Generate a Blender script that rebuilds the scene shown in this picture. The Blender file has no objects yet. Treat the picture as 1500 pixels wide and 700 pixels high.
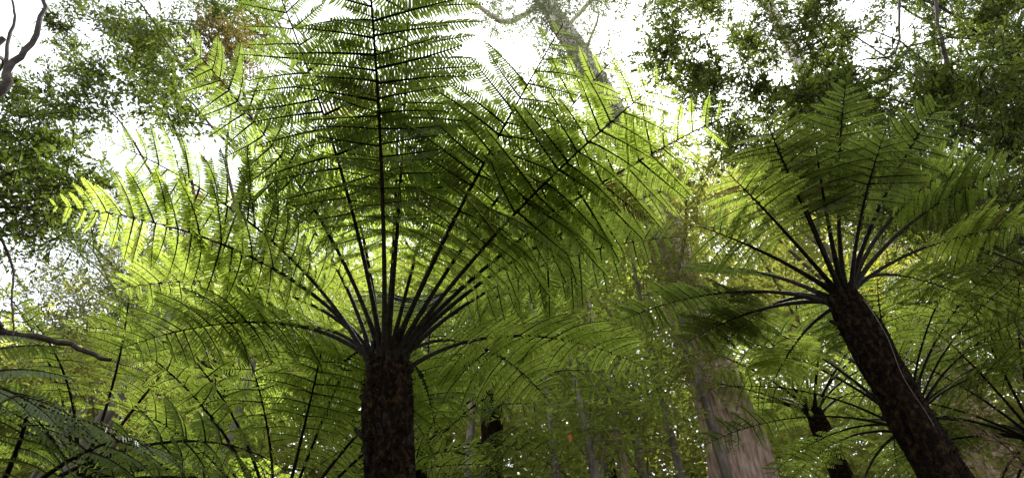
import bpy, math, random
import numpy as np
from mathutils import Vector, Matrix, noise

R = math.radians
C = bpy.context.scene.collection
rng = np.random.default_rng(7)
random.seed(7)

# ---------------------------------------------------------------- camera
PITCH, ROLL, FPX = R(51), R(-2.0), 1000.0         # focal length for a 1500 px wide frame
CAM = np.array((0.0, 0.0, 1.5))
cam_d = bpy.data.cameras.new('camera'); cam = bpy.data.objects.new('camera', cam_d); C.objects.link(cam)
cam_d.sensor_width = 36.0; cam_d.lens = 36.0 * FPX / 1500.0
cam_d.clip_start = 0.05; cam_d.clip_end = 2000
F = np.array((0, math.cos(PITCH), math.sin(PITCH)))
RT = np.array((1.0, 0, 0)); UP = np.cross(RT, F)
c_, s_ = math.cos(ROLL), math.sin(ROLL)
RT, UP = RT * c_ - UP * s_, RT * s_ + UP * c_
M = Matrix((RT, UP, -F)).transposed().to_4x4(); M.translation = Vector(CAM)
cam.matrix_world = M
bpy.context.scene.camera = cam

# ---------------------------------------------------------------- sky and light
SUN_EL, SUN_ROT = R(62), R(20)
w = bpy.data.worlds.new('World'); bpy.context.scene.world = w; w.use_nodes = True
nt = w.node_tree; nt.nodes.clear()
sky = nt.nodes.new('ShaderNodeTexSky'); sky.sky_type = 'NISHITA'; sky.sun_disc = False
sky.sun_elevation = SUN_EL; sky.sun_rotation = SUN_ROT; sky.air_density = 1.0; sky.dust_density = 0.8
hs = nt.nodes.new('ShaderNodeHueSaturation'); hs.inputs['Saturation'].default_value = 0.18   # overcast: the blue is gone
bg = nt.nodes.new('ShaderNodeBackground'); bg.inputs['Strength'].default_value = 0.10
wo = nt.nodes.new('ShaderNodeOutputWorld')
nt.links.new(sky.outputs[0], hs.inputs['Color']); nt.links.new(hs.outputs[0], bg.inputs[0]); nt.links.new(bg.outputs[0], wo.inputs[0])
sd = bpy.data.lights.new('sun', 'SUN'); sd.energy = 3.4; sd.angle = R(6); sd.color = (1, .97, .93)
so = bpy.data.objects.new('sun', sd); C.objects.link(so)
# Nishita: rotation 0 puts the sun towards +Y, growing clockwise seen from above
sdir = Vector((math.sin(SUN_ROT) * math.cos(SUN_EL), math.cos(SUN_ROT) * math.cos(SUN_EL), math.sin(SUN_EL)))
so.rotation_euler = sdir.to_track_quat('Z', 'Y').to_euler()
vs = bpy.context.scene.view_settings
vs.view_transform = 'Standard'; vs.look = 'None'; vs.gamma = 1; vs.use_curve_mapping = False
vs.exposure = 2.42
cy = bpy.context.scene.cycles
cy.max_bounces = 7; cy.diffuse_bounces = 4; cy.transmission_bounces = 5; cy.glossy_bounces = 2; cy.transparent_max_bounces = 4
cy.caustics_reflective = False; cy.caustics_refractive = False

# ---------------------------------------------------------------- helpers
def at(u, v, y):
    """the point of the world at distance y in front of the camera that the photograph shows at (u, v)"""
    d = F + RT * (u - 750) / FPX + UP * (350 - v) / FPX
    return CAM + d * (y / d[1])
def px(p):
    d = np.asarray(p) - CAM; z = d @ F
    return 750 + FPX * (d @ RT) / z, 350 - FPX * (d @ UP) / z, z
def unit(v): return v / max(np.linalg.norm(v), 1e-9)

def mesh_np(name, verts, quads, tint=None, mats=(), midx=None, smooth=False):
    me = bpy.data.meshes.new(name)
    verts = np.ascontiguousarray(verts, np.float32); quads = np.ascontiguousarray(quads, np.int32)
    k = quads.shape[1]; n = len(quads)
    me.vertices.add(len(verts)); me.vertices.foreach_set('co', verts.ravel())
    me.loops.add(n * k); me.loops.foreach_set('vertex_index', quads.ravel())
    me.polygons.add(n); me.polygons.foreach_set('loop_start', np.arange(0, n * k, k, dtype=np.int32))
    for m in mats: me.materials.append(m)
    if midx is not None: me.polygons.foreach_set('material_index', np.asarray(midx, np.int32))
    me.polygons.foreach_set('use_smooth', np.full(n, smooth))
    if tint is not None:
        a = me.attributes.new('tint', 'FLOAT', 'POINT'); a.data.foreach_set('value', np.ascontiguousarray(tint, np.float32))
    me.update(calc_edges=True)
    return me
def link(name, me, parent=None, kind=None):
    o = bpy.data.objects.new(name, me); C.objects.link(o)
    if parent is not None: o.parent = parent
    if kind: o['kind'] = kind
    return o
def thing(name, label, cat, loc, group=None):
    o = bpy.data.objects.new(name, None); C.objects.link(o); o.location = loc; o.empty_display_size = .2
    o['label'] = label; o['category'] = cat
    if group: o['group'] = group
    return o

def tube_np(pts, radii, segs=8, rough=0.0, seed=0, freq=3.0, cap=True):
    pts = np.asarray(pts, float); n = len(pts); radii = np.asarray(radii, float)
    T = np.gradient(pts, axis=0); T /= np.linalg.norm(T, axis=1)[:, None] + 1e-9
    ref = np.array((0, 0, 1.0)) if abs(T[0][2]) < .9 else np.array((1.0, 0, 0))
    A = unit(np.cross(T[0], ref)); V = []
    ang = np.linspace(0, 2 * math.pi, segs, endpoint=False)
    for i in range(n):
        A = unit(A - T[i] * (A @ T[i])); B = np.cross(T[i], A)
        ring = np.outer(np.cos(ang), A) + np.outer(np.sin(ang), B)
        if rough:
            k = np.array([noise.noise(Vector((a * 1.0, b * 1.0, pts[i][2] * freq * .35 + seed * 7.3))) for a, b in zip(np.cos(ang) * freq, np.sin(ang) * freq)])
            rr = radii[i] * (1 + rough * k)[:, None]
        else: rr = radii[i]
        V.append(pts[i] + ring * rr)
    V = np.concatenate(V); q = []
    i, j = np.meshgrid(np.arange(n - 1), np.arange(segs), indexing='ij')
    i = i.ravel(); j = j.ravel(); j2 = (j + 1) % segs
    Q = np.stack([i * segs + j, i * segs + j2, (i + 1) * segs + j2, (i + 1) * segs + j], 1)
    return V, Q
def join(parts):
    V, Q, o = [], [], 0
    for v, q in parts: V.append(v); Q.append(q + o); o += len(v)
    return np.concatenate(V), np.concatenate(Q)
def spline(pts, n):
    """Catmull-Rom through the points"""
    P = np.asarray(pts, float); P = np.concatenate([[2 * P[0] - P[1]], P, [2 * P[-1] - P[-2]]]); m = len(P) - 3; out = []
    for t in np.linspace(0, m - 1e-6, n):
        k = int(t); f = t - k; a, b, c, d = P[k:k + 4]
        out.append(.5 * (2 * b + (c - a) * f + (2 * a - 5 * b + 4 * c - d) * f * f + (-a + 3 * b - 3 * c + d) * f ** 3))
    return np.array(out)

# ---------------------------------------------------------------- materials
def new_mat(name):
    m = bpy.data.materials.new(name); m.use_nodes = True; n = m.node_tree.nodes; n.clear(); return m, n, m.node_tree.links
def leaf_mat(name, d0, d1, t0, t1, rough=.45, spec=.35, trans=.5):
    """two tones of leaf: reflected colour d, colour of light let through t"""
    m, N, L = new_mat(name)
    at_ = N.new('ShaderNodeAttribute'); at_.attribute_name = 'tint'
    oi = N.new('ShaderNodeObjectInfo'); ad = N.new('ShaderNodeMath'); ad.operation = 'MULTIPLY_ADD'
    ad.inputs[1].default_value = .35; L.new(oi.outputs['Random'], ad.inputs[0]); 
    ml = N.new('ShaderNodeMath'); ml.operation = 'MULTIPLY'; ml.inputs[1].default_value = .75
    L.new(at_.outputs['Fac'], ml.inputs[0]); L.new(ml.outputs[0], ad.inputs[2])
    def mix(a, b):
        x = N.new('ShaderNodeMix'); x.data_type = 'RGBA'; x.inputs[6].default_value = (*a, 1); x.inputs[7].default_value = (*b, 1)
        L.new(ad.outputs[0], x.inputs[0]); return x.outputs[2]
    p = N.new('ShaderNodeBsdfPrincipled'); p.inputs['Roughness'].default_value = rough; p.inputs['Specular IOR Level'].default_value = spec
    L.new(mix(d0, d1), p.inputs['Base Color'])
    t = N.new('ShaderNodeBsdfTranslucent'); L.new(mix(t0, t1), t.inputs['Color'])
    a = N.new('ShaderNodeMixShader'); a.inputs[0].default_value = trans
    L.new(p.outputs[0], a.inputs[1]); L.new(t.outputs[0], a.inputs[2])
    o = N.new('ShaderNodeOutputMaterial'); L.new(a.outputs[0], o.inputs[0]); return m
def bark_mat(name, c0, c1, c2, scale=(6, 6, 1.2), bump=.6, rough=.9, spec=.2, upper=None):
    m, N, L = new_mat(name)
    tc = N.new('ShaderNodeTexCoord'); mp = N.new('ShaderNodeMapping'); mp.inputs['Scale'].default_value = scale
    L.new(tc.outputs['Object'], mp.inputs[0])
    n1 = N.new('ShaderNodeTexNoise'); n1.inputs['Scale'].default_value = 2.5; n1.inputs['Detail'].default_value = 8; n1.inputs['Roughness'].default_value = .65
    L.new(mp.outputs[0], n1.inputs[0])
    cr = N.new('ShaderNodeValToRGB'); e = cr.color_ramp.elements
    e[0].position = .3; e[0].color = (*c0, 1); e[1].position = .72; e[1].color = (*c2, 1)
    k = e.new(.5); k.color = (*c1, 1); L.new(n1.outputs[0], cr.inputs[0])
    b = N.new('ShaderNodeBump'); b.inputs['Strength'].default_value = bump; b.inputs['Distance'].default_value = .04; L.new(n1.outputs[0], b.inputs['Height'])
    p = N.new('ShaderNodeBsdfPrincipled'); p.inputs['Roughness'].default_value = rough; p.inputs['Specular IOR Level'].default_value = spec
    col = cr.outputs[0]
    if upper:                                     # gums: rough bark below, smooth pale bark higher up
        sp = N.new('ShaderNodeSeparateXYZ'); L.new(tc.outputs['Object'], sp.inputs[0])
        mr = N.new('ShaderNodeMapRange'); mr.inputs[1].default_value = upper[0]; mr.inputs[2].default_value = upper[1]; L.new(sp.outputs[2], mr.inputs[0])
        x = N.new('ShaderNodeMix'); x.data_type = 'RGBA'; L.new(mr.outputs[0], x.inputs[0]); L.new(col, x.inputs[6])
        y = N.new('ShaderNodeMix'); y.data_type = 'RGBA'; y.inputs[0].default_value = .3; y.inputs[6].default_value = (.62, .60, .56, 1); L.new(col, y.inputs[7])
        L.new(y.outputs[2], x.inputs[7]); col = x.outputs[2]
    L.new(col, p.inputs['Base Color']); L.new(b.outputs[0], p.inputs['Normal'])
    o = N.new('ShaderNodeOutputMaterial'); L.new(p.outputs[0], o.inputs[0]); return m

FERN = leaf_mat('fern_leaf', (.035, .07, .016), (.07, .11, .026), (.25, .37, .03), (.45, .55, .085), .42, .35, .6)
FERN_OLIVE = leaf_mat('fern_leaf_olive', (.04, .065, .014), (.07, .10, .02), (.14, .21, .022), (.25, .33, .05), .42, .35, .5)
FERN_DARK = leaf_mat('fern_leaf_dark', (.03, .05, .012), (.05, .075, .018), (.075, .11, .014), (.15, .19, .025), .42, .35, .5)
FERN_YELLOW = leaf_mat('fern_leaf_yellow', (.07, .09, .016), (.11, .13, .025), (.34, .38, .03), (.52, .54, .07), .42, .35, .55)
FERN_DULL = leaf_mat('fern_leaf_older', (.04, .07, .025), (.07, .10, .03), (.12, .19, .03), (.20, .26, .04), .38, .5, .45)
RIB = bark_mat('fern_rib', (.006, .005, .003), (.012, .009, .006), (.025, .022, .010), (20, 20, 20), .3, .7, .06)
STIPE = bark_mat('fern_stipe', (.004, .003, .002), (.010, .008, .005), (.028, .026, .012), (14, 14, 14), .5, .7, .06)
FIBRE = bark_mat('fern_fibre', (.0025, .0015, .001), (.006, .004, .0025), (.04, .024, .010), (13, 13, 9), .8, .95, .03)
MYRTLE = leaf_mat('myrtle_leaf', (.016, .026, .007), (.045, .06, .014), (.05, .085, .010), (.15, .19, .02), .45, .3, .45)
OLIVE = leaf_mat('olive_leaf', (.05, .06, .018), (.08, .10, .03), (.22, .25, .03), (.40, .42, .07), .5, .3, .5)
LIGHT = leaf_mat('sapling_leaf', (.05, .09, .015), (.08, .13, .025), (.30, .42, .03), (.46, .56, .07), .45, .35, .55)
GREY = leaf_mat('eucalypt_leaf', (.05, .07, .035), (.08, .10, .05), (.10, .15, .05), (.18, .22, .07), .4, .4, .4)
BROWN = leaf_mat('dead_leaf', (.05, .045, .015), (.12, .075, .03), (.10, .10, .02), (.22, .15, .04), .6, .2, .4)
ORANGE = leaf_mat('orange_leaf', (.45, .14, .01), (.5, .18, .01), (.6, .2, .01), (.6, .22, .01), .5, .3, .4)
GUM = bark_mat('gum_bark', (.07, .04, .03), (.36, .25, .21), (.60, .50, .45), (7, 7, .9), 1.0, upper=(11, 17))
GREYBARK = bark_mat('grey_bark', (.05, .042, .036), (.13, .11, .095), (.26, .23, .20), (5, 5, 1.0), .7)
DARKBARK = bark_mat('dark_bark', (.015, .012, .010), (.035, .027, .022), (.07, .06, .05), (8, 8, 2), .7)
LITTER = bark_mat('leaf_litter', (.02, .014, .008), (.05, .035, .018), (.09, .065, .03), (1.5, 1.5, 1.5), .8)

# ---------------------------------------------------------------- ground
def ground_z(x, y): return .10 * noise.noise(Vector((x * .35, y * .35, 3.1))) + .35 * noise.noise(Vector((x * .05, y * .05, 9.4)))
g = np.concatenate([-np.geomspace(600, 22, 12), np.linspace(-20, 40, 61), np.geomspace(42, 700, 12)])
GX, GY = np.meshgrid(g - 10, g, indexing='ij')
gv = np.array([(x, y, ground_z(x, y)) for x, y in zip(GX.ravel(), GY.ravel())])
n = len(g); ii, jj = np.meshgrid(np.arange(n - 1), np.arange(n - 1), indexing='ij'); ii = ii.ravel(); jj = jj.ravel()
gq = np.stack([ii * n + jj, (ii + 1) * n + jj, (ii + 1) * n + jj + 1, ii * n + jj + 1], 1)
o = link('ground', mesh_np('ground', gv, gq, mats=[LITTER], smooth=True), kind='structure')

# ---------------------------------------------------------------- fern pinnae (one leaflet-bearing side branch of a frond), unit length along +x
def make_pinna(np_, fold, seed, lod=0):
    r = np.random.default_rng(seed)
    x = np.linspace(.05, .985, np_); sp = x[1] - x[0]
    droop = r.uniform(.15, .32); fwd = r.uniform(-.08, .03)
    def spine(t): return np.stack([t, fwd * t ** 2, -droop * t ** 2.2], -1)
    V, Q, T, MI = [], [], [], []
    base_v = 0
    for sgn in (-1, 1):
        l = .17 * np.minimum(1, .62 + 3 * x) * (1 - x ** 3.2) ** .8 + .012
        l *= r.uniform(.86, 1.08, np_)
        wd = sp * .41 * r.uniform(.85, 1.1, np_)
        ang = R(6) + R(20) * x + r.normal(0, .06, np_)
        dr = (fold if sgn > 0 else .05 + fold * .25) + r.normal(0, .13, np_)
        P = spine(x)
        d = np.stack([np.sin(ang), sgn * np.cos(ang) * np.cos(dr), -np.cos(ang) * np.sin(dr)], -1)
        s = np.stack([np.cos(ang), -sgn * np.sin(ang), np.zeros(np_)], -1)
        tw = r.normal(0, .22, np_); s[:, 2] += tw
        if lod == 0:
            curl = np.zeros((np_, 3)); curl[:, 2] = -.10 * l
            a0, a1 = P - s * (wd * .75)[:, None], P + s * (wd * .75)[:, None]
            m = P + d * (l * .55)[:, None] + curl * .15
            m0, m1 = m - s * wd[:, None], m + s * wd[:, None]
            tp = P + d * l[:, None] + curl + s * (wd * .35)[:, None]
            t0, t1 = tp - s * (wd * .3)[:, None], tp + s * (wd * .3)[:, None]
            V.append(np.stack([a0, a1, m1, m0, t1, t0], 1).reshape(-1, 3))
            k = base_v + np.arange(np_)[:, None] * 6
            Q.append(np.concatenate([k + np.array([0, 1, 2, 3]), k + np.array([3, 2, 4, 5])])); base_v += np_ * 6
            T.append(np.repeat(r.uniform(0, 1, np_) * .5 + .25, 6)); MI.append(np.zeros(np_ * 2, int))
        else:
            a0, a1 = P - s * (wd * .9)[:, None], P + s * (wd * .9)[:, None]
            tp = P + d * l[:, None]
            t0, t1 = tp - s * (wd * .45)[:, None], tp + s * (wd * .45)[:, None]
            V.append(np.stack([a0, a1, t1, t0], 1).reshape(-1, 3))
            k = base_v + np.arange(np_)[:, None] * 4
            Q.append(k + np.array([0, 1, 2, 3])); base_v += np_ * 4
            T.append(np.repeat(r.uniform(0, 1, np_) * .5 + .25, 4)); MI.append(np.zeros(np_, int))
    sv, sq = tube_np(spine(np.linspace(0, 1, 6)), np.linspace(.018, .006, 6), 4 if lod == 0 else 3)
    V.append(sv); Q.append(sq + base_v); T.append(np.zeros(len(sv))); MI.append(np.ones(len(sq), int))
    return np.concatenate(V), np.concatenate(Q), np.concatenate(T), np.concatenate(MI)
PIN = {}
for lod in (0, 1):
    for size, cnt in enumerate((10, 17, 25) if lod == 0 else (7, 11, 16)):
        for v in range(4): PIN[lod, size, v] = make_pinna(cnt, (.25, .6, .9, 1.15)[v], 100 * lod + 10 * size + v, lod)
PIN_ME = {}
def pin_mesh(key, mat):
    k = (*key, mat.name)
    if k not in PIN_ME:
        V, Q, T, MI = PIN[key]; PIN_ME[k] = mesh_np('pinna', V, Q, T, [mat, RIB], MI)
    return PIN_ME[k]

# ---------------------------------------------------------------- fronds
def frond_curve(apex, chord, arch, n=22, side=0.0):
    """an arching midrib from apex to apex + chord, bent by `arch` radians, in a vertical plane"""
    h = np.array((chord[0], chord[1], 0.0)); hl = np.linalg.norm(h); hd = h / max(hl, 1e-6)
    t = np.linspace(0, 1, n)
    e = arch * (1 - 2.0 * t ** .85)
    stp = np.stack([np.cos(e), np.sin(e)], 1); q = np.cumsum(stp, 0); q = np.concatenate([[[0, 0]], q])[:n]
    c = q[-1]; ce = math.atan2(c[1], c[0]); te = math.atan2(chord[2], hl)
    rt = te - ce; sc = np.linalg.norm(chord) / np.linalg.norm(c)
    x = (q[:, 0] * math.cos(rt) - q[:, 1] * math.sin(rt)) * sc; z = (q[:, 0] * math.sin(rt) + q[:, 1] * math.cos(rt)) * sc
    sd = np.array((-hd[1], hd[0], 0.0))
    return apex + np.outer(x, hd) + np.outer(z, (0, 0, 1)) + np.outer(side * np.sin(math.pi * t) * sc * n, sd)

def build_fern(label, base, apex, chords, pmax=.46, pairs=22, lod=0, mat=FERN, trunk_r=.14, pieces=300, seed=0, group='tree ferns',
               stipe=.27, arch=.5, bend=None, stipe_r=.021, fibres=1500, name='tree_fern'):
    r = np.random.default_rng(seed); base = np.asarray(base, float); apex = np.asarray(apex, float)
    root = thing(name, label, 'tree fern', base, group)
    apex0 = apex - base
    # trunk
    mid = .5 * apex0 + (np.array(bend) if bend is not None else np.zeros(3))
    pts = spline([np.array((0, 0, -.15)), mid * .6, mid, apex0 * .8 + .1 * mid * .4 * 0, apex0], 26) if False else spline([np.array((0, 0, -.15)), mid, apex0], 30)
    t = np.linspace(0, 1, 30)
    rad = trunk_r * (1.25 - .35 * t) ; rad[-6:] *= np.array((1.0, 1.02, 1.05, 1.08, 1.05, .9)); rad[0] *= 1.25
    V, Q = tube_np(spline(pts, 110), np.interp(np.linspace(0, 29, 110), np.arange(30), rad), 30, .24, seed, 7)
    tr = link('trunk', mesh_np('trunk', V, Q, mats=[FIBRE], smooth=True), root)
    # ragged fibres and old frond bases on the trunk
    if fibres:
        k = r.uniform(.08, 1, fibres) ** .8 * 28.5; i0 = k.astype(int); f = (k - i0)[:, None]
        P = pts[i0] * (1 - f) + pts[np.minimum(i0 + 1, 29)] * f; Tn = unit(pts[-1] - pts[8])
        a = r.uniform(0, 2 * math.pi, fibres); A = unit(np.cross(Tn, (0, 1, 0.2))); B = np.cross(Tn, A)
        out = np.outer(np.cos(a), A) + np.outer(np.sin(a), B); tan = np.cross(Tn, out)
        rr = rad[i0][:, None]
        ln = r.uniform(.015, .06, fibres)[:, None]; wd = r.uniform(.0015, .007, fibres)[:, None]
        dr = out * r.uniform(.1, .6, fibres)[:, None] + Tn * r.uniform(-.6, 1.2, fibres)[:, None] + tan * r.normal(0, .4, fibres)[:, None]
        dr /= np.linalg.norm(dr, axis=1)[:, None]
        b0 = P + out * rr * .93; tp = b0 + dr * ln
        V = np.stack([b0 - tan * wd, b0 + tan * wd, tp + tan * wd * .35, tp - tan * wd * .35], 1).reshape(-1, 3)
        link('root_fibre', mesh_np('root_fibre', V, np.arange(len(V)).reshape(-1, 4), mats=[FIBRE]), tr, 'stuff')
        st_ = []
        for q in range(70):
            kk = 29 - r.uniform(0, 1) ** 1.6 * 20; i1 = min(int(kk), 28); a = r.uniform(0, 2 * math.pi); o_ = math.cos(a) * A + math.sin(a) * B
            p_ = pts[i1] + (pts[i1 + 1] - pts[i1]) * (kk - i1) + o_ * rad[i1] * .85; e_ = unit(o_ * .55 + Tn + r.normal(0, .15, 3)); l_ = r.uniform(.05, .11)
            st_.append(tube_np([p_, p_ + e_ * l_ * .5, p_ + e_ * l_ * .97, p_ + e_ * l_], [.016, .014, .012, .001], 5))
        V, Q = join(st_); link('old_frond_base', mesh_np('old_frond_base', V, Q, mats=[STIPE]), tr, 'stuff')
        if fibres > 3000 and seed == 2:
            tr_ = np.linspace(0, 1, 16); ii = (28 - (3.2 if seed == 1 else 6) * tr_); i1 = ii.astype(int); an = -1.9 + .5 * tr_ + .12 * np.sin(tr_ * 9 + seed)
            fr = unit(np.array((0, -1, 0)) - Tn * (np.array((0, -1, 0)) @ Tn)); sd_ = np.cross(Tn, fr)
            off = np.outer(np.cos(an + 1.9 - .4), fr) + np.outer(np.sin(an + 1.9 - .4), -sd_)
            V, Q = tube_np(pts[i1] + (pts[np.minimum(i1 + 1, 29)] - pts[i1]) * (ii - i1)[:, None] + off * (rad[i1] * 1.13)[:, None], np.linspace(.0035, .0015, 16), 5)
            link('aerial_root', mesh_np('aerial_root', V, Q, mats=[DARKBARK if seed == 1 else GREYBARK], smooth=True), tr)
    # fronds
    todo = []
    for fi, ch in enumerate(chords):
        chord, opt = ch if isinstance(ch, tuple) else (ch, {})
        chord = np.asarray(chord, float); h = unit(np.array((chord[0], chord[1], 0)))
        st = apex0 + h * trunk_r * .55 + np.array((0, 0, r.uniform(-.10, .05)))
        ar = opt.get('arch', arch) * r.uniform(.9, 1.1)
        P = frond_curve(st, chord - h * trunk_r * .55, ar, 24, opt.get('side', r.normal(0, .0012)))
        L = np.linalg.norm(np.diff(P, axis=0), axis=1).sum()
        tt = np.linspace(0, 1, 24)
        sr = stipe_r * r.uniform(.85, 1.15)
        V, Q = tube_np(P, sr * (1 - tt) ** 1.05 + .0022 + .009 * np.exp(-tt * 18), 7 if lod == 0 else 5)
        fm = mesh_np('frond', V, Q, mats=[STIPE], smooth=True)
        fo = link('frond', fm, root)
        T = np.gradient(P, axis=0); T /= np.linalg.norm(T, axis=1)[:, None]
        npair = max(8, int(round(opt.get('pairs', pairs) * L / 2.9)))
        s = stipe + (1 - stipe) * (np.arange(npair) + .5) / npair
        s = np.minimum(s, .995)
        tl = r.normal(0, .12)                          # whole-frond roll
        ftint = r.uniform(-.15, .15)
        for si in s:
            u = (si - stipe) / (1 - stipe)
            ln = opt.get('pmax', pmax) * min(1, .22 + 1.9 * u) * (1 - u ** 3.2) + .03
            ln = max(ln, .03)
            k = si * 23; i0 = min(int(k), 22); f = k - i0
            p0 = P[i0] * (1 - f) + P[i0 + 1] * f; tg = unit(T[i0] * (1 - f) + T[i0 + 1] * f)
            S = unit(np.cross(tg, (0, 0, 1.0))) if abs(tg[2]) < .97 else unit(np.cross(tg, -h))
            N = np.cross(S, tg)
            if N[2] < 0: pass
            S, N = S * math.cos(tl) + N * math.sin(tl), N * math.cos(tl) - S * math.sin(tl)
            for sg in (-1, 1):
                if r.uniform() < .04: continue          # a lost pinna
                th = R(3) + R(30) * u ** 2 + r.normal(0, .06); dn = r.normal(-.14, .09)
                D = unit(S * sg * math.cos(th) + tg * math.sin(th) - N * dn)
                Yv = tg - D * (tg @ D); Yv = unit(Yv); Z = np.cross(D, Yv) * 1.0
                if Z @ N < 0: Z = -Z
                tw = r.normal(0, .22)
                Y2 = Yv * math.cos(tw) + Z * math.sin(tw); Z2 = Z * math.cos(tw) - Yv * math.sin(tw)
                l2 = ln * (r.uniform(.84, 1.1) if r.uniform() > .06 else r.uniform(.4, .8)); pw = p0 + tg * r.normal(0, .008)
                size = 2 if l2 > .55 * pmax else (1 if l2 > .25 * pmax else 0)
                Mx = np.stack([D * l2, Y2 * l2, Z2 * l2], 1)
                uu, vv, zz = px(pw + D * l2 * .5 + base)
                vis = l2 / zz if (zz > .2 and -40 < uu < 1540 and -40 < vv < 740) else 0
                todo.append([vis, fo, (lod, size, int(r.integers(0, 4))), Mx, pw, ftint + r.normal(0, .08), opt.get('mat', mat)])
    order = sorted(range(len(todo)), key=lambda i: -todo[i][0]); single = set(i for i in order[:pieces] if todo[i][0] > 0)
    rest = {}
    for i, (vis, fo, key, Mx, pw, ti, fmat) in enumerate(todo):
        if i in single:
            o = link('pinna', pin_mesh(key, BROWN if (i * 7919) % 61 == 0 else fmat), fo)
            m = Matrix.Identity(4)
            for a in range(3):
                for b in range(3): m[a][b] = Mx[a][b]
                m[a][3] = pw[a]
            o.matrix_local = m
        else: rest.setdefault(fo.name, (fo, fmat, []))[2].append((key, Mx, pw, ti))
    for fo, fmat, lst in rest.values():
        Vs, Qs, Ts, Ms, off = [], [], [], [], 0
        for key, Mx, pw, ti in lst:
            V, Q, T_, MI = PIN[key]
            Vs.append(V @ Mx.T + pw); Qs.append(Q + off); Ts.append(np.clip(T_ + ti + .12, 0, 1)); Ms.append(MI); off += len(V)
        link('small_pinnae', mesh_np('small_pinnae', np.concatenate(Vs), np.concatenate(Qs), np.concatenate(Ts), [fmat, RIB], np.concatenate(Ms)), fo, 'stuff')
    return root

def to_tip(apex, u, v, L0, el0):
    """chord from the apex to the point on the sight line of (u, v) whose distance and rise from the apex come closest to L0 and el0"""
    d = unit(F + RT * (u - 750) / FPX + UP * (350 - v) / FPX); best = None
    for t in np.linspace(1.5, 9, 751):
        c = CAM + d * t - apex; L = np.linalg.norm(c); el = math.degrees(math.asin(c[2] / L))
        k = ((el - el0) / 14) ** 2 + ((L - L0) / .45) ** 2
        if best is None or k < best[0]: best = (k, c)
    return best[1]
def polar(az, el, L): return np.array((math.cos(el) * math.sin(az), math.cos(el) * math.cos(az), math.sin(el))) * L
def on_ground(x, y): return (x, y, ground_z(x, y))
def ring(n, el, L, seed, a0=0, a1=360, jl=.12, je=6):
    r = np.random.default_rng(seed); out = []
    for i in range(n):
        az = a0 + (a1 - a0) * (i + r.uniform(.2, .8)) / n
        out.append(polar(R(az), R(el + r.normal(0, je)), L * r.uniform(1 - jl, 1 + jl)))
    return out

# main fern in the foreground
AP1 = at(568, 528, 3.0)
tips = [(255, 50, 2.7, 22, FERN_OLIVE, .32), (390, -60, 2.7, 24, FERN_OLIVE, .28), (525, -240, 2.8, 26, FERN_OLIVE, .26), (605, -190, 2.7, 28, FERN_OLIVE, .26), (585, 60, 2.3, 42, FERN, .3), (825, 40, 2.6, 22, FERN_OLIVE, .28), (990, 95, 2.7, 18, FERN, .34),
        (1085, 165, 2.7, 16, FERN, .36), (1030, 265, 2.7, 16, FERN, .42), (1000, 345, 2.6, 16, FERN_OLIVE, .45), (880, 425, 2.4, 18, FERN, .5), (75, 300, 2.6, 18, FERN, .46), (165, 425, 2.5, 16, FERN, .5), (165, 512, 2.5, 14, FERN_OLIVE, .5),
        (170, 195, 2.7, 16, FERN_OLIVE, .4), (690, 90, 2.2, 42, FERN, .3), (450, 90, 2.3, 40, FERN, .3), (905, 75, 2.5, 26, FERN, .32), (330, 180, 2.4, 32, FERN, .36), (760, 150, 2.2, 40, FERN, .36)]  # upper fronds take the olive leaf: darkness against bright sky put into colour
ch1 = [(to_tip(AP1, *t[:4]), {'arch': t[5], 'mat': t[4]}) for t in tips]
ch1 += [(polar(R(a), R(e), 2.4), {'arch': .5}) for a, e in ((-58, 26), (-28, 28), (2, 26), (30, 28), (58, 26), (-10, 48), (25, 50))]
build_fern('tall tree fern with a thick dark trunk, its huge crown filling the centre left', on_ground(-.15, 3.05), AP1, ch1,
           pmax=.46, pairs=27, lod=0, trunk_r=.125, seed=1, stipe=.25, stipe_r=.012, bend=(.06, 0, 0), fibres=6000)

# second fern, right
AP2 = at(1233, 432, 3.5)
tips = [(1010, 395, 2.2, 20), (1060, 245, 2.3, 20), (1190, 180, 2.3, 28), (1290, 180, 2.3, 28), (1425, 225, 2.3, 20), (1000, 505, 2.2, 14), (1020, 330, 2.2, 20), (1520, 330, 2.3, 24),
        (1110, 150, 2.4, 22), (1380, 140, 2.4, 22), (1130, 560, 2.0, 10), (1010, 450, 2.2, 18), (1240, 120, 2.4, 34), (1330, 200, 2.3, 34), (1150, 230, 2.3, 34), (1490, 240, 2.4, 24)]
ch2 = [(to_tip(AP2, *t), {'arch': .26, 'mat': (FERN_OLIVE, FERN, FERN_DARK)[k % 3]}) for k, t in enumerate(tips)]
ch2 += [(polar(R(a), R(e), 2.2), {'arch': .45}) for a, e in ((-50, 24), (-10, 28), (30, 26), (65, 24))]
B2 = at(1385, 700, 3.5); d2 = B2 - AP2; b2 = AP2 + d2 * ((AP2[2]) / -d2[2]) * .96
build_fern('leaning tree fern with a dark slanting trunk at the right', on_ground(b2[0], b2[1]), AP2, ch2,
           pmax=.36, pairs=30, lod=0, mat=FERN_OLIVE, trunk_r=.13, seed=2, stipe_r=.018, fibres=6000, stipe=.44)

def place_fern(label, u, v, y, n, el, L, seed, **kw):
    ap = at(u, v, y); lean = kw.pop('lean', .05)
    chs = [(c, {}) for c in ring(n, el, L, seed, kw.pop('a0', 0), kw.pop('a1', 360))]
    for k in range(kw.pop('dead', 0)): chs.append((polar(R(40 + 137 * k + seed * 31), R(-58), L * .7), {'mat': BROWN, 'arch': .7}))
    kw.setdefault('arch', .5)
    return build_fern(label, on_ground(ap[0] + lean * ap[2], ap[1]), ap, chs, seed=seed, **kw)

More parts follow.
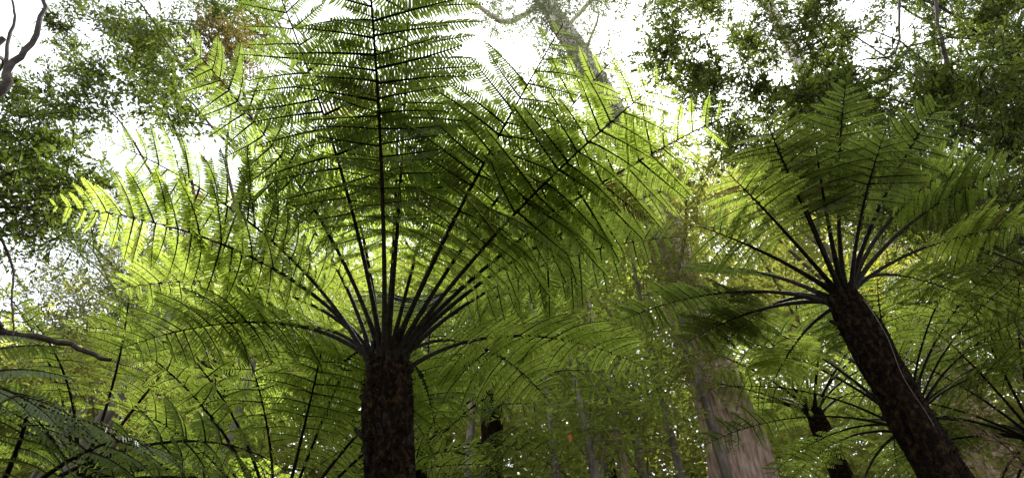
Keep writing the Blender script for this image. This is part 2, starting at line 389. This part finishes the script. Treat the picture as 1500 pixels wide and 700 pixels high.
place_fern('lower tree fern whose crown spreads behind the leaning trunk', 1328, 618, 5.6, 17, 20, 2.1, 11, pmax=.40, lod=1, mat=FERN_OLIVE, trunk_r=.12, pieces=300, stipe_r=.014, fibres=700, stipe=.36, dead=3)
place_fern('low tree fern fanning its stalks up at the bottom left', 405, 790, 5.2, 18, 30, 2.0, 12, pmax=.42, lod=1, trunk_r=.12, pieces=300, stipe_r=.016, fibres=500, dead=2)
place_fern('low drooping fern with greyish fronds in the bottom left corner', -20, 760, 3.0, 16, 4, 1.25, 13, pmax=.34, lod=1, mat=FERN_DULL, trunk_r=.10, pieces=300, stipe_r=.012, fibres=300, stipe=.15, arch=.8)
place_fern('tree fern behind the main trunk with flat fronds reaching right', 610, 668, 5.6, 16, 8, 2.0, 14, pmax=.36, lod=1, mat=FERN_DULL, trunk_r=.11, pieces=300, stipe_r=.013, fibres=300, arch=.75, stipe=.15)
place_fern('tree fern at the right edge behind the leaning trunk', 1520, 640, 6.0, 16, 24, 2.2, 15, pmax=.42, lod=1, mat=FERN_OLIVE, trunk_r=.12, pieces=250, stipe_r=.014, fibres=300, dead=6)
bgf = 'tree ferns in the background'
place_fern('background fern crown left of the low fanning fern', 120, 700, 6.6, 15, 22, 2.3, 21, pmax=.42, lod=1, pieces=150, fibres=0, group=bgf)
place_fern('bright background fern crown behind the left side of the main crown', 330, 545, 7.6, 16, 24, 2.4, 22, pmax=.44, lod=1, pieces=150, fibres=0, group=bgf)
place_fern('bright background fern crown just right of the main trunk', 720, 560, 7.8, 16, 24, 2.4, 23, pmax=.44, lod=1, pieces=150, fibres=0, group=bgf)
place_fern('background fern crown between the two big trunks', 850, 440, 8.8, 14, 22, 1.9, 24, pmax=.44, lod=1, pieces=150, fibres=0, group=bgf)
place_fern('yellowish background fern crown in the right middle', 1440, 470, 7.4, 16, 24, 2.4, 26, pmax=.44, lod=1, mat=FERN_YELLOW, pieces=150, fibres=0, group=bgf)
place_fern('background fern crown beneath the leaning crown', 1190, 600, 8.0, 16, 22, 2.3, 27, pmax=.42, lod=1, pieces=100, fibres=0, group=bgf)

# ---------------------------------------------------------------- broadleaf trees
def leaves_np(centres, radii, twigs, per, ll, r, flat=.35, wr=.42, ball=.5):
    """twigs starting near each centre, leaves set alternately along them"""
    centres = np.asarray(centres); K = len(centres)
    ci = np.repeat(np.arange(K), twigs); n = len(ci)
    dd = r.normal(0, 1, (n, 3)); dd[:, 2] *= flat; dd /= np.linalg.norm(dd, axis=1)[:, None]
    rad = np.asarray(radii)[ci][:, None]
    st = centres[ci] + r.normal(0, 1, (n, 3)) * rad * ball * np.array((1, 1, .7))
    ln = rad * r.uniform(.35, .9, (n, 1))
    nrm = r.normal(0, .35, (n, 3)) + np.array((0, 0, 1.0)); nrm -= dd * (nrm * dd).sum(1)[:, None]; nrm /= np.linalg.norm(nrm, axis=1)[:, None]
    sd = np.cross(dd, nrm)
    t = (np.arange(per) + .5) / per; sg = np.where(np.arange(per) % 2, 1.0, -1.0)
    P = st[:, None] + dd[:, None] * (ln[:, None] * t[None, :, None]); P[..., 2] -= (ln * .25) * t[None] ** 2
    A = r.normal(.75, .25, (n, per))[..., None]
    D = dd[:, None] * np.cos(A) + sd[:, None] * np.sin(A) * sg[None, :, None] + r.normal(0, .3, (n, per, 3)); D /= np.linalg.norm(D, axis=2)[..., None]
    Nn = nrm[:, None] + r.normal(0, .45, (n, per, 3)); Sx = np.cross(D, Nn); Sx /= np.linalg.norm(Sx, axis=2)[..., None]; Nn = np.cross(Sx, D)
    l = ll * r.uniform(.45, 1.35, (n, per, 1)); wd = l * wr * .5
    P = P.reshape(-1, 3); D = D.reshape(-1, 3); Sx = Sx.reshape(-1, 3); Nn = Nn.reshape(-1, 3); l = l.reshape(-1, 1); wd = wd.reshape(-1, 1)
    md = P + D * l * .42 + Nn * l * .06
    V = np.stack([P, md + Sx * wd, P + D * l - Nn * l * .05, md - Sx * wd], 1).reshape(-1, 3)
    T = np.repeat(np.clip(np.repeat(r.uniform(.2, .7, n), per) + r.normal(0, .18, n * per), 0, 1), 4)
    tw = np.stack([st, st + dd * ln - np.array((0, 0, .25)) * ln], 1)
    return V, np.arange(len(V)).reshape(-1, 4), T, tw

def build_tree(name, label, cat, base, trunk_pts, trunk_r, centres, radii, twigs, per, ll, mat, bark, seed, group=None, limbs=None, limb_r=.05,
               flat=.35, wr=.42, rough=.15, segs=14, ball=.5, twig_r=.004, nlimb=None):
    r = np.random.default_rng(seed); base = np.asarray(base, float)
    root = thing(name, label, cat, base, group)
    pts = spline(np.asarray(trunk_pts) - base, 40)
    t = np.linspace(0, 1, 40); rad = np.interp(t, np.linspace(0, 1, len(trunk_r)), trunk_r)
    V, Q = tube_np(pts, rad, segs, rough, seed, 2.5)
    link('trunk', mesh_np('trunk', V, Q, mats=[bark], smooth=True), root)
    for lp, lr in (limbs or []):
        P = spline(np.asarray(lp) - base, 22)
        j = r.normal(0, 1, (22, 3)) * lr[0] * .35; P = P + j * np.linspace(0, 1, 22)[:, None]
        V, Q = tube_np(P, np.linspace(lr[0], lr[1], 22), 8, .2, seed + 3, 3); link('branch', mesh_np('branch', V, Q, mats=[bark], smooth=True), root)
    if len(centres):
        cs = np.asarray(centres) - base
        # limbs from the trunk to a share of the clumps
        pick = r.permutation(len(cs))[:nlimb if nlimb is not None else max(3, len(cs) // 3)]
        for i in pick:
            c = cs[i]; dz = pts[:, 2] - (c[2] - .55 * np.hypot(*(pts[:, :2] - c[:2]).T)); k = int(np.argmin(np.abs(dz)))
            p = pts[k]; L = np.linalg.norm(c - p)
            if L < .15: continue
            m1 = p + (c - p) * .35 + np.array((0, 0, .10 * L)) + r.normal(0, .06 * L, 3); m2 = p + (c - p) * .7 + np.array((0, 0, .08 * L)) + r.normal(0, .05 * L, 3)
            rb = min(limb_r, rad[k] * .7)
            V, Q = tube_np(spline([p, m1, m2, c], 14), np.linspace(rb, rb * .15, 14), 6); link('branch', mesh_np('branch', V, Q, mats=[bark], smooth=True), root)
        V, Q, T, tw = leaves_np(cs, radii, twigs, per, ll, r, flat, wr, ball)
        # the twigs themselves: thin three-sided strips
        d = tw[:, 1] - tw[:, 0]; s1 = np.cross(d, (0, 0, 1.0)); s1 /= np.linalg.norm(s1, axis=1)[:, None] + 1e-9; s1 *= twig_r
        z = np.array((0, 0, twig_r))
        TV = np.concatenate([np.stack([tw[:, 0] - s1, tw[:, 0] + s1, tw[:, 1] + s1 * .3, tw[:, 1] - s1 * .3], 1).reshape(-1, 3),
                             np.stack([tw[:, 0] - z, tw[:, 0] + z, tw[:, 1] + z * .3, tw[:, 1] - z * .3], 1).reshape(-1, 3)])
        TQ = np.arange(len(TV)).reshape(-1, 4) + len(V)
        me = mesh_np('crown', np.concatenate([V, TV]), np.concatenate([Q, TQ]), np.concatenate([T, np.zeros(len(TV))]), [mat, bark],
                     np.concatenate([np.zeros(len(Q), int), np.ones(len(TQ), int)]))
        link('crown', me, root, 'stuff')
    return root

def clumps(n, seed, box, y0, y1, keep=lambda u, v: True):
    r = np.random.default_rng(seed); out = []
    while len(out) < n:
        u = r.uniform(box[0], box[2]); v = r.uniform(box[1], box[3])
        if keep(u, v): out.append(at(u, v, r.uniform(y0, y1)))
    return np.array(out)
def rr(n, lo, hi, seed): return np.random.default_rng(seed).uniform(lo, hi, n)

# giant gum: pink-grey trunk running up behind everything
gp = [at(1105, 760, 8.6), at(1075, 640, 8.6), at(1012, 460, 8.6), at(935, 240, 8.6), at(850, 80, 8.6), at(785, -20, 8.6), at(700, -160, 8.6)]
gb = on_ground(gp[0][0] + .5, 8.6)
cl = clumps(62, 31, (650, -140, 1010, 220), 6.0, 8.2, lambda u, v: v < 20 or (u > 720 and v < 70) or (u > 800 and abs(v - 60 - (u - 820) * 1.4) < 60))
build_tree('gum_tree', 'giant gum tree with a thick pinkish peeling trunk behind the ferns', 'tree', gb, [np.array(gb) - (0, 0, .2), *gp], [.56, .47, .42, .38, .34, .31, .28, .24], cl, rr(62, .4, .9, 1),
           44, 10, .10, GREY, GUM, 31, limbs=[([at(800, 0, 8.6), at(745, 32, 8.0), at(700, 10, 7.6), at(640, -25, 7.4)], (.10, .05)),
                                               ([at(830, 40, 8.6), at(880, -10, 9), at(960, -60, 9.3)], (.08, .04))], rough=.22, segs=26, nlimb=8, limb_r=.06, wr=.28)
# second gum, right
gp = [at(1475, 720, 10), at(1420, 600, 10), at(1370, 500, 10), at(1290, 330, 10), at(1200, 150, 10), at(1090, -60, 10)]
gb = on_ground(gp[0][0] + .4, 10)
build_tree('gum_tree', 'pinkish gum trunk partly hidden right of the leaning fern', 'tree', gb, [np.array(gb) - (0, 0, .2), *gp], [.5, .42, .38, .34, .3, .26, .2],
           clumps(16, 32, (1040, -140, 1260, 30), 9, 11), rr(16, .5, 1.0, 2), 40, 10, .09, GREY, GUM, 32, rough=.2, segs=22, nlimb=6, wr=.28)

# dark small-leaved canopy top right
def keep_r(u, v):
    if u > 960 and 0 < v < 40 and u < 1000: return True
    lim = np.interp(u, [900, 950, 1010, 1080, 1150, 1250, 1400, 1560], [40, 90, 150, 210, 270, 320, 350, 380])
    if v > lim: return False
    if 1245 < u < 1345 and 20 < v < 75: return False
    return True
cl = np.concatenate([clumps(250, 41, (900, -120, 1580, 360), 3.4, 6.2, keep_r), clumps(5, 47, (1150, 20, 1560, 150), 2.6, 3.2)])
tb = on_ground(9.0, 4.4)
build_tree('myrtle_tree', 'dark small-leaved tree hanging over the top right', 'tree', tb, [np.array(tb) - (0, 0, .2), np.array((9.1, 4.5, 3)), np.array((9.0, 4.6, 7)), np.array((8.6, 4.6, 13))], [.24, .19, .15, .06],
           cl, np.concatenate([rr(250, .28, .66, 3), rr(5, .2, .35, 4)]), 40, 11, .07, MYRTLE, DARKBARK, 41,
           limbs=[([np.array((9.0, 4.5, 7)), at(1560, 190, 4.1), at(1480, 165, 3.9), at(1400, 110, 3.7), at(1375, 40, 3.6), at(1365, -40, 3.6)], (.05, .02)),
                  ([np.array((8.9, 4.6, 9)), at(1400, -120, 3.6), at(1330, -60, 3.4), at(1318, 20, 3.4), at(1312, 75, 3.4), at(1260, 90, 3.5)], (.03, .008))], limb_r=.028, nlimb=34, ball=.33, twig_r=.006)
# left canopy with the forked branch
cl = clumps(44, 42, (-120, 90, 150, 370), 3.2, 4.8, lambda u, v: not (u > 120 and v < 190) and v < 370 - max(0, u) * .5)
tb = on_ground(-6.6, 3.9)
build_tree('blackwood_tree', 'dark tree on the far left with a forked branch against the sky', 'tree', tb, [np.array(tb) - (0, 0, .2), np.array((-6.6, 4.0, 3)), np.array((-6.5, 4.0, 5)), np.array((-6.8, 3.8, 10))], [.2, .16, .12, .04],
           cl, rr(44, .25, .5, 4), 32, 11, .065, MYRTLE, DARKBARK, 42, ball=.36, twig_r=.005,
           limbs=[([np.array((-6.5, 4.0, 5.4)), at(-20, 150, 3.2), at(8, 105, 3.15), at(50, 55, 3.1), at(70, -10, 3.0)], (.055, .02)),
                  ([at(8, 105, 3.15), at(12, 60, 3.15), at(22, 25, 3.1), at(10, -30, 3.1)], (.022, .010)),
                  ([np.array((-6.6, 4.0, 4.2)), at(-60, 478, 3.9), at(0, 486, 4.0), at(80, 500, 4.1), at(165, 525, 4.2)], (.045, .016)),
                  ([at(-30, 290, 3.8), at(15, 380, 3.8), at(18, 440, 3.8), at(20, 500, 3.8)], (.012, .006))], limb_r=.04)
# sparse canopy top left with browning leaves
cl = clumps(60, 43, (70, -120, 390, 230), 3.6, 5.6, lambda u, v: v < 70 or (u < 330 and v > 60 + .12 * u and 110 < u and v < 300 - .35 * u and v < 190))
tb = on_ground(-4.6, 6.6)
build_tree('wattle_tree', 'sparse leafy tree across the top left sky', 'tree', tb, [np.array(tb) - (0, 0, .2), np.array((-4.6, 6.5, 4)), np.array((-4.2, 6.2, 8)), np.array((-3.7, 5.4, 13))], [.09, .08, .06, .03],
           cl, rr(60, .28, .55, 5), 46, 10, .075, MYRTLE, GREYBARK, 43, limb_r=.03, ball=.36)
cl = clumps(7, 44, (300, 45, 370, 90), 3.2, 3.7)
tb = on_ground(-2.4, 5.8)
build_tree('sapling', 'slender sapling with browning leaves at the top left', 'tree', tb, [np.array(tb) - (0, 0, .2), np.array((-2.5, 5.6, 4)), np.array((-2.5, 4.6, 7.0)), at(335, 60, 3.4)], [.05, .04, .03, .012],
           cl, rr(7, .22, .4, 6), 34, 10, .05, BROWN, GREYBARK, 44, limb_r=.012)
# middle-distance trees, left
cl = clumps(46, 45, (50, 290, 270, 540), 8, 10.5)
gp = [at(150, 560, 11), at(195, 490, 11), at(235, 425, 11), at(270, 350, 11)]
tb = on_ground(gp[0][0] - .8, 11)
build_tree('gum_tree', 'slim pale gum leaning behind the left ferns', 'tree', tb, [np.array(tb) - (0, 0, .2), *gp], [.08, .07, .06, .05, .03], cl, rr(46, .5, 1.0, 7), 36, 10, .085, GREY, GREYBARK, 45, wr=.3, nlimb=8)

# understorey saplings between the two big ferns
sg = 'saplings between the two big ferns'
sap = [(905, 640, 8.2, 'sapling with a reddish stem below the centre, leftmost of the pole stems', 1), (935, 660, 8.6, 'thin pole sapling right of the reddish-stemmed one', 2),
       (800, 560, 7.8, 'bright leafy sapling right of the main trunk', 1), (690, 470, 8.8, 'leafy sapling behind the right shoulder of the main crown', 1),
       (850, 420, 9.4, 'olive sapling high between the two fern crowns', 2), (965, 560, 9.0, 'olive sapling left of the pink gum trunk', 2), (870, 690, 7.4, 'pole sapling at the bottom, beside the orange leaf', 1)]
for i, (u, v, y, lab, k) in enumerate(sap):
    y *= .8; c0 = at(u, v, y); tb = on_ground(c0[0] + .35, y)
    top = at(u - 45, v - 210, y)
    cl = np.concatenate([clumps(15, 50 + i, (u - 95, v - 200, u + 65, v + 0), y - .9, y + .9)])
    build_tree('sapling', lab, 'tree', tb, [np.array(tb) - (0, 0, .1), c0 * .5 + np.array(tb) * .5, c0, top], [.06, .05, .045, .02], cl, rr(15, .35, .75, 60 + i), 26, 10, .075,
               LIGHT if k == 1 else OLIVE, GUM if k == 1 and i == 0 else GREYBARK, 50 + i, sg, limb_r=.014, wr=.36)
# trees closing the middle distance on the right and in the middle
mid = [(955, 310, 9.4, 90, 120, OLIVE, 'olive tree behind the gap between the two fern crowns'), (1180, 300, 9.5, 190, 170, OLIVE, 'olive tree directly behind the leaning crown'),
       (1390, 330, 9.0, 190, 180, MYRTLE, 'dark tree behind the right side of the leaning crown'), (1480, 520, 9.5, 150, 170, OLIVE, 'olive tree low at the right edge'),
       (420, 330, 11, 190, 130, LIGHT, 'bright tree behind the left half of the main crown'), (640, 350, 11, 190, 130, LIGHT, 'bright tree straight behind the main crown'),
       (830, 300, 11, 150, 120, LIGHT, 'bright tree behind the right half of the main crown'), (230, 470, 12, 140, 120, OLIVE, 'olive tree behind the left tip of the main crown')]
for i, (u, v, y, du, dv, mt, lab) in enumerate(mid):
    n = 26; y *= .78
    cl = clumps(n, 70 + i, (u - du, v - dv, u + du, v + dv), y - 1.6, y + 1.6, lambda a, b: ((a - u) / du) ** 2 + ((b - v) / dv) ** 2 < 1)
    c0 = at(u, v, y); tb = on_ground(c0[0] + .5, y + .3)
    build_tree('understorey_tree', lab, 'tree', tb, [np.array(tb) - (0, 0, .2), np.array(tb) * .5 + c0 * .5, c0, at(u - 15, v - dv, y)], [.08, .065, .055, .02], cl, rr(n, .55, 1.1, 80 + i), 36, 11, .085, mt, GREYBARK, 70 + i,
               'trees of the middle distance', limb_r=.04, wr=.38, nlimb=10)

# far wood, reads as one mass
r = np.random.default_rng(99); cs = []
for k in range(1500):
    x = r.uniform(-24, 24); y = r.uniform(15, 26)
    u0 = 750 + FPX * x / 22
    hmax = np.interp(u0, [-400, 100, 350, 750, 1100, 1900], [20, 20, 25, 27, 34, 36]) * y / 21
    cs.append((x, y, r.uniform(.25, 1) * hmax))
for k in range(600):
    x = r.uniform(-22, 22); y = r.uniform(15, 24); cs.append((x, y, y * r.uniform(.45, .85)))
V, Q, T, tw = leaves_np(np.array(cs), r.uniform(.9, 1.8, 2100), 30, 10, .23, r, .4, .42, .5)
o = link('distant_forest', mesh_np('distant_forest', V, Q, T, [OLIVE]), kind='stuff'); o['label'] = 'mass of distant forest leaves closing the view behind everything'; o['category'] = 'forest'

# the single orange leaf
p = at(835, 635, 4.9); lv = np.array([(0, 0, 0), (.022, .004, -.03), (.0, .01, -.075), (-.022, .004, -.03), (0, -.002, .035), (.003, -.002, .035), (.003, 0, 0)])
me = bpy.data.meshes.new('fallen_leaf'); me.from_pydata([tuple(a) for a in lv], [], [(0, 1, 2), (0, 2, 3), (0, 6, 5, 4)]); me.materials.append(ORANGE)
o = link('orange_leaf', me); o.location = p; o['label'] = 'single orange leaf caught among the green saplings'; o['category'] = 'leaf'
print('tris', sum(len(m.polygons) * 2 for m in bpy.data.meshes), 'objects', len(bpy.data.objects))
